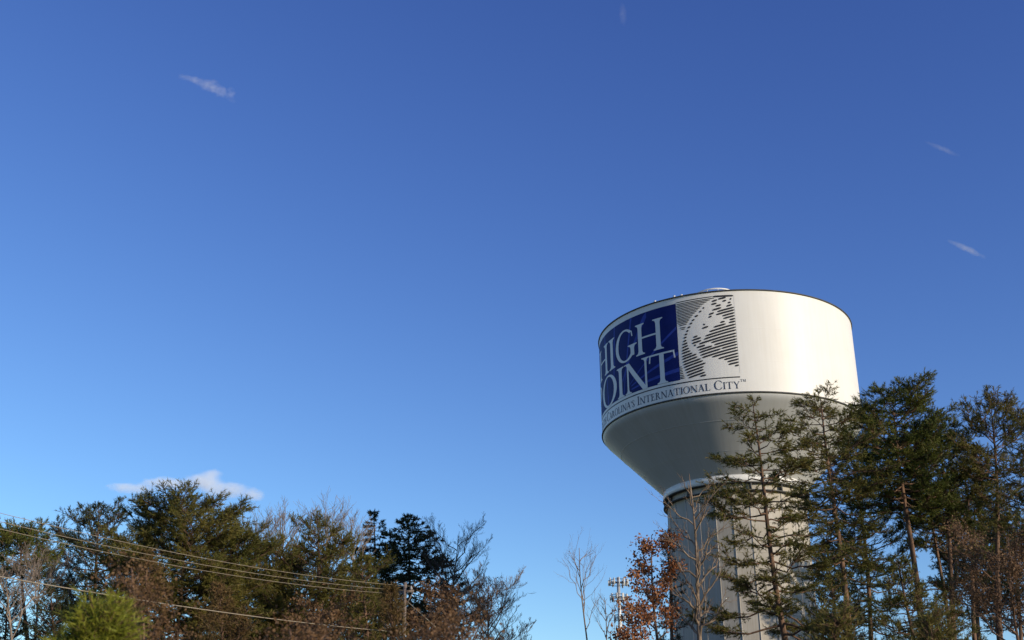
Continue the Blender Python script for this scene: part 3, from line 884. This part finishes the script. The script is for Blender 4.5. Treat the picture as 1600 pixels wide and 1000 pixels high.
pine('tall dark pine farthest back behind the twin stems', (1520, 776), (1530, 1000), 102, 58, 960, 'round', 'needle_dark', seed=14, group=GR, limbs=40, dens=0.55, nlen=0.26, nw=0.045)
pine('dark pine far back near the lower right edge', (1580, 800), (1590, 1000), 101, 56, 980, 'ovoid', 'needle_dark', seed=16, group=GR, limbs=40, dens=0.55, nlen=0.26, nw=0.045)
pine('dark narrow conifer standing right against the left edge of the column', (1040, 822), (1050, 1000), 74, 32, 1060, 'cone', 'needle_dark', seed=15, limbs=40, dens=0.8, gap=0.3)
bare('oak still holding rust red leaves left of the tower column', (1018, 832), (1028, 1000), 54, 32, 1010, 'bark_rust', seed=1, name='oak_tree', cat='oak tree', nlimbs=9, leaf='leaf_rust', leaf_n=2900, leaf_size=0.14, spread=0.6, kids=(6, 5, 4))
bare('second rust leaved oak low below the cell tower', (986, 935), (994, 1000), 50, 24, 1060, 'bark_rust', seed=2, name='oak_tree', cat='oak tree', nlimbs=9, leaf='leaf_rust', leaf_n=1800, leaf_size=0.13, spread=0.6, kids=(6, 5, 4))
bare('tan leafless tree standing in front of the shaded side of the column', (1076, 735), (1100, 1000), 53, 48, 1010, 'bark_pale', seed=3, nlimbs=22, levels=3, spread=0.75, kids=(6, 4), trunk_r=0.17, twig=0.008, cup=0.2)
bare('dense brown leafless tree filling the lower right corner', (1576, 836), (1588, 1000), 48, 74, 1040, 'bark_rust', seed=4, nlimbs=18, leaf='leaf_brown', leaf_n=9000, leaf_size=0.09, spread=0.6, kids=(8, 6, 5))
bare('pale thin leafless sapling alone against the sky left of the cell tower', (905, 852), (912, 1000), 52, 30, 985, 'bark_pale', seed=5, nlimbs=9, levels=3, spread=0.1, kids=(5, 4), trunk_r=0.06, twig=0.004, cup=0.2)
bare('wispy leafless sapling between the lone sapling and the cell tower', (944, 930), (950, 1000), 54, 26, 1010, 'bark_pale', seed=6, nlimbs=8, levels=3, spread=0.2, kids=(5, 4), trunk_r=0.05, twig=0.004)

# ------------------------------------------------------------------ trees on the left
GL = 'pines and cedars along the road on the left'
GB = 'leafless trees among the pines on the left'
pine('pine with a yellow green rounded top at the left edge', (34, 823), (44, 1000), 72, 46, 905, 'round', 'needle_green', seed=20, group=GL, limbs=40, dens=1.1, up=0.5)
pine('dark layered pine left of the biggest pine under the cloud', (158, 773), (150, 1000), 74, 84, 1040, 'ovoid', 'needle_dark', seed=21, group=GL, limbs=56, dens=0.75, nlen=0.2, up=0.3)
pine('biggest broad olive pine rising into the low cloud', (290, 770), (278, 1000), 62, 112, 1080, 'round', 'needle_olive', seed=22, group=GL, limbs=92, dens=0.78, nlen=0.21, up=0.32, tilt=0.7, dead=0)
pine('olive pine hiding the right flank of the biggest pine', (372, 800), (372, 1000), 66, 78, 1080, 'ovoid', 'needle_olive', seed=23, group=GL, limbs=56, dens=1.0, up=0.45)
pine('medium olive pine crossed by the power lines', (432, 826), (428, 1000), 68, 70, 1080, 'ovoid', 'needle_olive', seed=24, group=GL, limbs=52, dens=0.9, up=0.4)
pine('yellowish pine topped by thin bare twigs mid left', (498, 796), (506, 1000), 64, 88, 1080, 'ovoid', 'needle_olive', seed=25, group=GL, limbs=60, dens=0.9, up=0.35)
pine('yellowish low pine in front of the black conifers', (566, 856), (568, 1000), 58, 60, 1080, 'cone', 'needle_olive', seed=26, group=GL, limbs=50, dens=0.9, up=0.35)
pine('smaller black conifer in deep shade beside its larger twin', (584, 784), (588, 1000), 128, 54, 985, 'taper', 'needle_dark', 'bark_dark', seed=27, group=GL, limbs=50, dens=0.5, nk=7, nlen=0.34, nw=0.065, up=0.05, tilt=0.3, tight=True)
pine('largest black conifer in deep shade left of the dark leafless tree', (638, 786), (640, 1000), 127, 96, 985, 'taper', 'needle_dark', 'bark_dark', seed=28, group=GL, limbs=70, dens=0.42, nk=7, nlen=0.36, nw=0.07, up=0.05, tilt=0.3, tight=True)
pine('browned pine behind the utility pole', (610, 908), (612, 1000), 52, 32, 1080, 'cone', 'needle_brown', seed=29, group=GL, limbs=46, dens=0.9)
pine('browned pine low behind the yellow green sapling', (232, 850), (236, 1000), 58, 56, 1080, 'cone', 'needle_brown', seed=30, group=GL, limbs=46, dens=0.9)
pine('dark pine low beneath the yellow green rounded top', (82, 905), (84, 1000), 62, 60, 1080, 'cone', 'needle_dark', seed=31, group=GL, limbs=44, dens=0.8)
pine('browned low pine below the lowest cable', (345, 905), (345, 1000), 56, 66, 1080, 'cone', 'needle_brown', seed=32, group=GL, limbs=46, dens=0.9)
pine('dark shaded pine low in the very left corner', (14, 912), (14, 1000), 66, 56, 1080, 'cone', 'needle_dark', seed=33, group=GL, limbs=44, dens=0.8)
pine('olive pine filling the wood between the medium and the yellowish pine', (466, 850), (466, 1000), 72, 62, 1080, 'ovoid', 'needle_olive', seed=34, group=GL, limbs=46, dens=0.7)
bare('dark spreading leafless tree right of the black conifers', (718, 826), (700, 1000), 120, 56, 955, 'bark_dark', seed=20, group=GB, nlimbs=14, spread=0.5, kids=(8, 7, 5), trunk_r=0.32, twig=0.010, cup=0.4)
bare('pinkish leafless tree below the spreading dark one', (764, 905), (760, 1000), 78, 48, 1015, 'bark_pale', seed=21, group=GB, nlimbs=16, spread=0.3, kids=(9, 7, 5), twig=0.008)
bare('rightmost pinkish leafless tree sloping down to the open sky', (800, 985), (797, 1000), 74, 36, 1060, 'bark_pale', seed=22, group=GB, nlimbs=14, spread=0.35, kids=(8, 6, 5), twig=0.008)
bare('brown leafless tree behind the guy wire', (728, 925), (726, 1000), 72, 52, 1050, 'bark_rust', seed=23, group=GB, nlimbs=11, spread=0.4, kids=(7, 6, 4), twig=0.008, leaf='leaf_brown', leaf_n=1500)
for i, (tx, ty, hw_, lb) in enumerate(((402, 812, 30, 'bare twigs rising just right of the biggest pine'), (442, 800, 34, 'bare twigs rising over the medium olive pine'),
                                       (512, 796, 34, 'highest bare twigs above the yellowish pine'), (548, 806, 28, 'bare twigs between the yellowish pine and the black conifers'))):
    bare(lb, (tx, ty), (tx + 2, 1000), 86, hw_, 900, 'bark_grey', seed=30 + i, group=GB, nlimbs=12, levels=3, spread=0.0, kids=(9, 5), twig=0.010, cup=0.5)
bare('grey leafless tree under the yellow green rounded pine', (60, 868), (60, 1000), 64, 44, 985, 'bark_grey', seed=40, group=GB, nlimbs=11, spread=0.2, kids=(7, 5, 4), twig=0.008)
bare('grey leafless tree at the very left edge below the cable', (8, 880), (10, 1000), 58, 40, 1000, 'bark_grey', seed=41, group=GB, nlimbs=11, spread=0.3, kids=(7, 5, 4), twig=0.008)
bare('beech holding brown leaves low before the black conifers', (505, 935), (505, 1000), 54, 40, 1060, 'bark_rust', seed=42, name='beech_tree', cat='beech tree', nlimbs=9, leaf='leaf_brown', leaf_n=2400, leaf_size=0.12, spread=0.6, kids=(6, 5, 4))
bare('brown leaved oak low right of the utility pole', (672, 925), (672, 1000), 58, 44, 1060, 'bark_rust', seed=43, name='oak_tree', cat='oak tree', nlimbs=9, leaf='leaf_brown', leaf_n=3000, leaf_size=0.12, spread=0.6, kids=(6, 5, 4))

# near plants by the roadside
pine('bright green young pine close to the road at lower left', (158, 985), (154, 1000), 13, 33, 1300, 'cone', 'needle_bright', seed=60, name='young_pine', cat='young pine', limbs=70, dens=1.6, nlen=0.13, nk=9, nw=0.012, dead=0, trunk_r=0.05, up=0.6, wob=0.05)
bare('brown leaved shrub touching the right side of the bright young pine', (206, 882), (206, 1000), 15, 26, 1250, 'bark_rust', seed=61, name='shrub', cat='shrub', nlimbs=10, leaf='leaf_brown', leaf_n=3800, leaf_size=0.04, spread=0.3, kids=(6, 5, 4), trunk_r=0.04, twig=0.003)
bare('brown roadside shrub low under the brown beech', (452, 978), (452, 1000), 14, 56, 1250, 'bark_rust', seed=62, name='shrub', cat='shrub', nlimbs=12, leaf='leaf_brown', leaf_n=6500, leaf_size=0.04, spread=0.5, kids=(6, 5, 4), trunk_r=0.04, twig=0.003)
bare('broad brown roadside shrub right of the utility pole', (705, 980), (705, 1000), 14, 62, 1250, 'bark_rust', seed=63, name='shrub', cat='shrub', nlimbs=12, leaf='leaf_brown', leaf_n=6500, leaf_size=0.04, spread=0.5, kids=(6, 5, 4), trunk_r=0.04, twig=0.003)
pine('olive roadside bush at the foot of the lit column', (1312, 968), (1312, 1000), 22, 46, 1250, 'cone', 'needle_olive', seed=64, name='shrub', cat='shrub', limbs=50, dens=1.2, nlen=0.12, nk=8, nw=0.014, dead=0, trunk_r=0.05)
pine('brownish roadside bush at the bottom below the twin stems', (1455, 975), (1456, 1000), 22, 50, 1250, 'cone', 'needle_olive', seed=65, name='shrub', cat='shrub', limbs=50, dens=1.2, nlen=0.12, nk=8, nw=0.014, dead=0, trunk_r=0.05)

# ------------------------------------------------------------------ utility pole, wires
PB = np.array([-4.97, 54.78, 9.2 + CAM_Z])
PA = np.array([-23.78, 21.41, 9.2 + CAM_Z])
ldir = unit((PB - PA) * np.array([1, 1, 0]))
lat = np.array([-ldir[1], ldir[0], 0])
pole = empty('utility_pole', (PB[0], PB[1], 0))
tag(pole, 'weathered utility pole with a crossarm among the trees on the left', 'utility pole')
g = Geo(); zz = np.linspace(0, PB[2] + 0.2, 8)
g.tube(np.stack([0 * zz, 0 * zz, zz], 1), 0.115 - 0.003 * zz, 12)
g.build('pole_shaft', M['pole_wood'], pole, True)
ang = math.atan2(lat[1], lat[0])
g = Geo(); g.box((0.0, 0.0, PB[2] - 0.22), (0.95, 0.09, 0.10), 0, ang)
for sgn in (-1, 1):
    g.tube([lat * sgn * 0.45 + np.array([0, 0, PB[2] - 0.28]), np.array([0, 0, PB[2] - 0.95])], 0.022, 5)
g.build('crossarm', M['pole_wood'], pole)
offs = [(-0.34, 0.0), (0.04, -0.15), (0.34, -0.29)]
for lo, dz in offs:
    g = Geo()
    c = lat * lo + np.array([0, 0, PB[2] + dz])
    g.tube([c - [0, 0, 0.16], c - [0, 0, 0.1], c - [0, 0, 0.05], c + [0, 0, 0.02]], [0.03, 0.07, 0.05, 0.03], 10)
    g.build('insulator', M['ceramic'], pole, True)


def wire(label, a, b, sag, r, cat='power line', group='power lines strung from the utility pole', name='power_line', n=40):
    t = np.linspace(0, 1, n)
    P = a + (b - a) * t[:, None]
    P[:, 2] -= 4 * sag * t * (1 - t)
    g = Geo(); g.tube(P, r, 6)
    return tag(g.build(name, M['wire'], None, True), label, cat, group)


PA2 = PA - ldir * 22
PC = PB + np.array([0.55, 0.83, 0]) * 46
PC[2] = 8.0
for (lo, dz), w in zip(offs, ('top', 'middle', 'lowest')):
    off3 = lat * lo + np.array([0, 0, dz])
    a, b = PA + off3, PB + off3
    a2 = a - (b - a) * 0.35
    t = 1.35
    wire('%s of the three parallel overhead wires crossing the left pines' % w, a, b, 1.0, 0.0085)
wire('thick communication cable below the three overhead wires', np.array([-21.55, 19.4, 6.15 + CAM_Z]), PB + np.array([0.0, -0.16, -2.05 + 0.0]) , 0.5, 0.017, 'cable')
wire('lowest sagging cable at the bottom left corner', np.array([-21.0, 19.4, 4.35 + CAM_Z]), PB + np.array([0.0, -0.16, -3.9]), 0.45, 0.014, 'cable')
gp = at(812, 1028, 66)
wire('guy wire running steeply down right from the utility pole', PB + np.array([0, 0, -0.55]), np.array([7.5, 62.0, 0.0]), 0.05, 0.016, 'guy wire', None, 'guy_wire', 10)

# ------------------------------------------------------------------ distant cell tower
ct = at(966, 905, 262)
cell = empty('cell_tower', (ct[0], ct[1], 0))
tag(cell, 'far slim cell tower with white panel antennas above rust leaves', 'cell tower')
g = Geo(); zz = np.linspace(0, ct[2] + 0.4, 6)
g.tube(np.stack([0 * zz, 0 * zz, zz], 1), 0.75 - 0.0085 * zz, 14)
g.build('mast', M['galv'], cell, True)
rng = random.Random(5)
for lv, (zc, wd, n_a) in enumerate(((ct[2] - 0.7, 2.15, 12), (ct[2] - 3.9, 1.9, 9), (ct[2] - 8.2, 1.3, 6), (ct[2] - 12.2, 1.2, 6))):
    g = Geo()
    th = np.linspace(0, 2 * np.pi, 13)
    for dz in (-0.45, 0.45):
        g.tube(np.stack([wd * 0.93 * np.cos(th), wd * 0.93 * np.sin(th), np.full(13, zc + dz)], 1), 0.07, 5, cap=False)
    for a in th[:-1:2]:
        g.tube([(0.3 * math.cos(a), 0.3 * math.sin(a), zc), (wd * 0.93 * math.cos(a), wd * 0.93 * math.sin(a), zc)], 0.06, 5)
    g.build('platform', M['dark_steel'], cell)
    for i in range(n_a):
        a = i * 2 * math.pi / n_a + 0.2 * lv
        h = rng.choice((1.2, 1.5, 1.9))
        g = Geo()
        g.box((wd * math.cos(a), wd * math.sin(a), zc + rng.uniform(-0.2, 0.15)), (0.18, 0.27 if lv != 1 else 0.45, h), 0, a)
        g.box(((wd - 0.22) * math.cos(a), (wd - 0.22) * math.sin(a), zc - 0.1), (0.12, 0.24, 0.7), 0, a)
        g.build('panel_antenna', M['antenna'], cell)


# ------------------------------------------------------------------ clouds: small bodies of real vapour
def cloud(label, dist, blobs, dens, nscale, seed, stretch=(1, 1, 1), erode=0.55, shear=0.0):
    """blobs: (px, py, half-width px, half-height px) of the photo pixel; each an ellipsoid of vapour, slanted by shear."""
    c0 = at(blobs[0][0], blobs[0][1], dist)
    az = math.atan2(-c0[0], c0[1])
    D = math.hypot(dist, c0[2])
    right = np.array([math.cos(az), math.sin(az), 0]); fw = np.array([-math.sin(az), math.cos(az), 0])
    m = bpy.data.materials.new('cloud_vapour'); m.use_nodes = True
    n, l = m.node_tree.nodes, m.node_tree.links
    n.remove(n['Principled BSDF'])
    pv = n.new('ShaderNodeVolumePrincipled')
    pv.inputs['Color'].default_value = (0.99, 0.99, 0.99, 1)
    pv.inputs['Anisotropy'].default_value = -0.3
    l.new(pv.outputs[0], n['Material Output'].inputs['Volume'])
    tc = n.new('ShaderNodeTexCoord')

    def math_node(op, a, b, c=None):
        q = n.new('ShaderNodeMath'); q.operation = op
        for k, v in enumerate((a, b, c)):
            if v is None: continue
            if isinstance(v, (int, float)): q.inputs[k].default_value = v
            else: l.new(v, q.inputs[k])
        return q.outputs[0]

    def noise(scale, w, detail, rough=0.6):
        mp = n.new('ShaderNodeMapping'); mp.inputs['Scale'].default_value = stretch
        nz = n.new('ShaderNodeTexNoise'); nz.noise_dimensions = '4D'
        nz.inputs['Scale'].default_value = scale; nz.inputs['W'].default_value = w
        nz.inputs['Detail'].default_value = detail; nz.inputs['Roughness'].default_value = rough
        l.new(tc.outputs['Object'], mp.inputs[0]); l.new(mp.outputs[0], nz.inputs['Vector'])
        return nz

    # fine warp of the position, then the soft union of the ellipsoids, then noise eats it ragged
    wz = noise(nscale * 0.8, seed + 3.3, 2)
    wsb = n.new('ShaderNodeVectorMath'); wsb.operation = 'SUBTRACT'; wsb.inputs[1].default_value = (0.5, 0.5, 0.5)
    l.new(wz.outputs['Color'], wsb.inputs[0])
    wsc = n.new('ShaderNodeVectorMath'); wsc.operation = 'SCALE'; wsc.inputs['Scale'].default_value = 0.55 / nscale
    l.new(wsb.outputs[0], wsc.inputs[0])
    wad = n.new('ShaderNodeVectorMath'); wad.operation = 'ADD'
    l.new(tc.outputs['Object'], wad.inputs[0]); l.new(wsc.outputs[0], wad.inputs[1])
    sx = n.new('ShaderNodeSeparateXYZ'); l.new(wad.outputs[0], sx.inputs[0])
    field = None
    lo, hi = np.full(3, 1e9), np.full(3, -1e9)
    for (px, py, hx, hy) in blobs:
        q = at(px, py, dist) - c0
        lc = np.array([q @ right, q @ fw, q[2]])
        ax = np.array([hx, 0.6 * min(hx, 2.2 * hy), hy]) / F_PX * D
        lo = np.minimum(lo, lc - ax - np.array([0, 0, abs(shear) * ax[0]])); hi = np.maximum(hi, lc + ax + np.array([0, 0, abs(shear) * ax[0]]))
        dx = math_node('SUBTRACT', sx.outputs[0], float(lc[0]))
        dz = math_node('MULTIPLY_ADD', dx, float(shear), math_node('SUBTRACT', sx.outputs[2], float(lc[2])))
        ex = math_node('DIVIDE', dx, float(ax[0])); ez = math_node('DIVIDE', dz, float(ax[2]))
        ey = math_node('DIVIDE', math_node('SUBTRACT', sx.outputs[1], float(lc[1])), float(ax[1]))
        r2 = math_node('ADD', math_node('MULTIPLY', ex, ex), math_node('ADD', math_node('MULTIPLY', ey, ey), math_node('MULTIPLY', ez, ez)))
        fo = math_node('SUBTRACT', 1.0, r2)
        field = fo if field is None else math_node('SMOOTH_MAX', field, fo, 0.5)
    nz = noise(nscale, seed, 6, 0.62)
    nn = math_node('MULTIPLY_ADD', nz.outputs['Fac'], 2.0 * erode * 1.6, -1.6 * erode - 0.25 * erode)
    dn = math_node('MULTIPLY', math_node('MAXIMUM', math_node('ADD', field, nn), 0.0), float(dens))
    # nothing beyond the hull
    l.new(dn, pv.inputs['Density'])
    pad = 0.35 / nscale + 0.15 * (hi - lo)
    c = (lo + hi) / 2; h = (hi - lo) / 2 + pad * 0.6
    g = Geo()
    g.box(c, h * 2)
    o = g.build('cloud', m)
    o.location = c0
    o.rotation_euler = (0, 0, az)
    return tag(o, label, 'cloud')


cloud('largest puffy white cloud low behind the biggest pine', 2600, [(315, 754, 36, 16), (333, 743, 16, 9), (262, 756, 46, 12), (210, 764, 44, 9), (352, 766, 46, 13), (392, 772, 22, 11)], 0.034, 0.028, 3, (1, 1, 1.5), 0.5)
cloud('small wisp of white cloud high on the left', 2600, [(325, 134, 24, 10), (296, 123, 30, 5), (312, 127, 20, 7), (345, 143, 16, 8), (361, 148, 9, 15)], 0.014, 0.055, 8, (1, 1, 1.6), 1.15, 0.1)
cloud('faint slanted streak of cloud at the right edge lower than the other', 2600, [(1509, 388, 26, 6)], 0.022, 0.06, 5, (1, 1, 1), 0.35, 0.75)
cloud('faintest slanted streak of cloud high at the right edge', 2600, [(1472, 232, 24, 5)], 0.011, 0.06, 6, (1, 1, 1), 0.35, 0.75)
cloud('barely visible thread of cloud at the top edge above the tank', 2600, [(973, 22, 7, 26)], 0.006, 0.06, 9, (1, 1, 1), 0.35, 0.3)
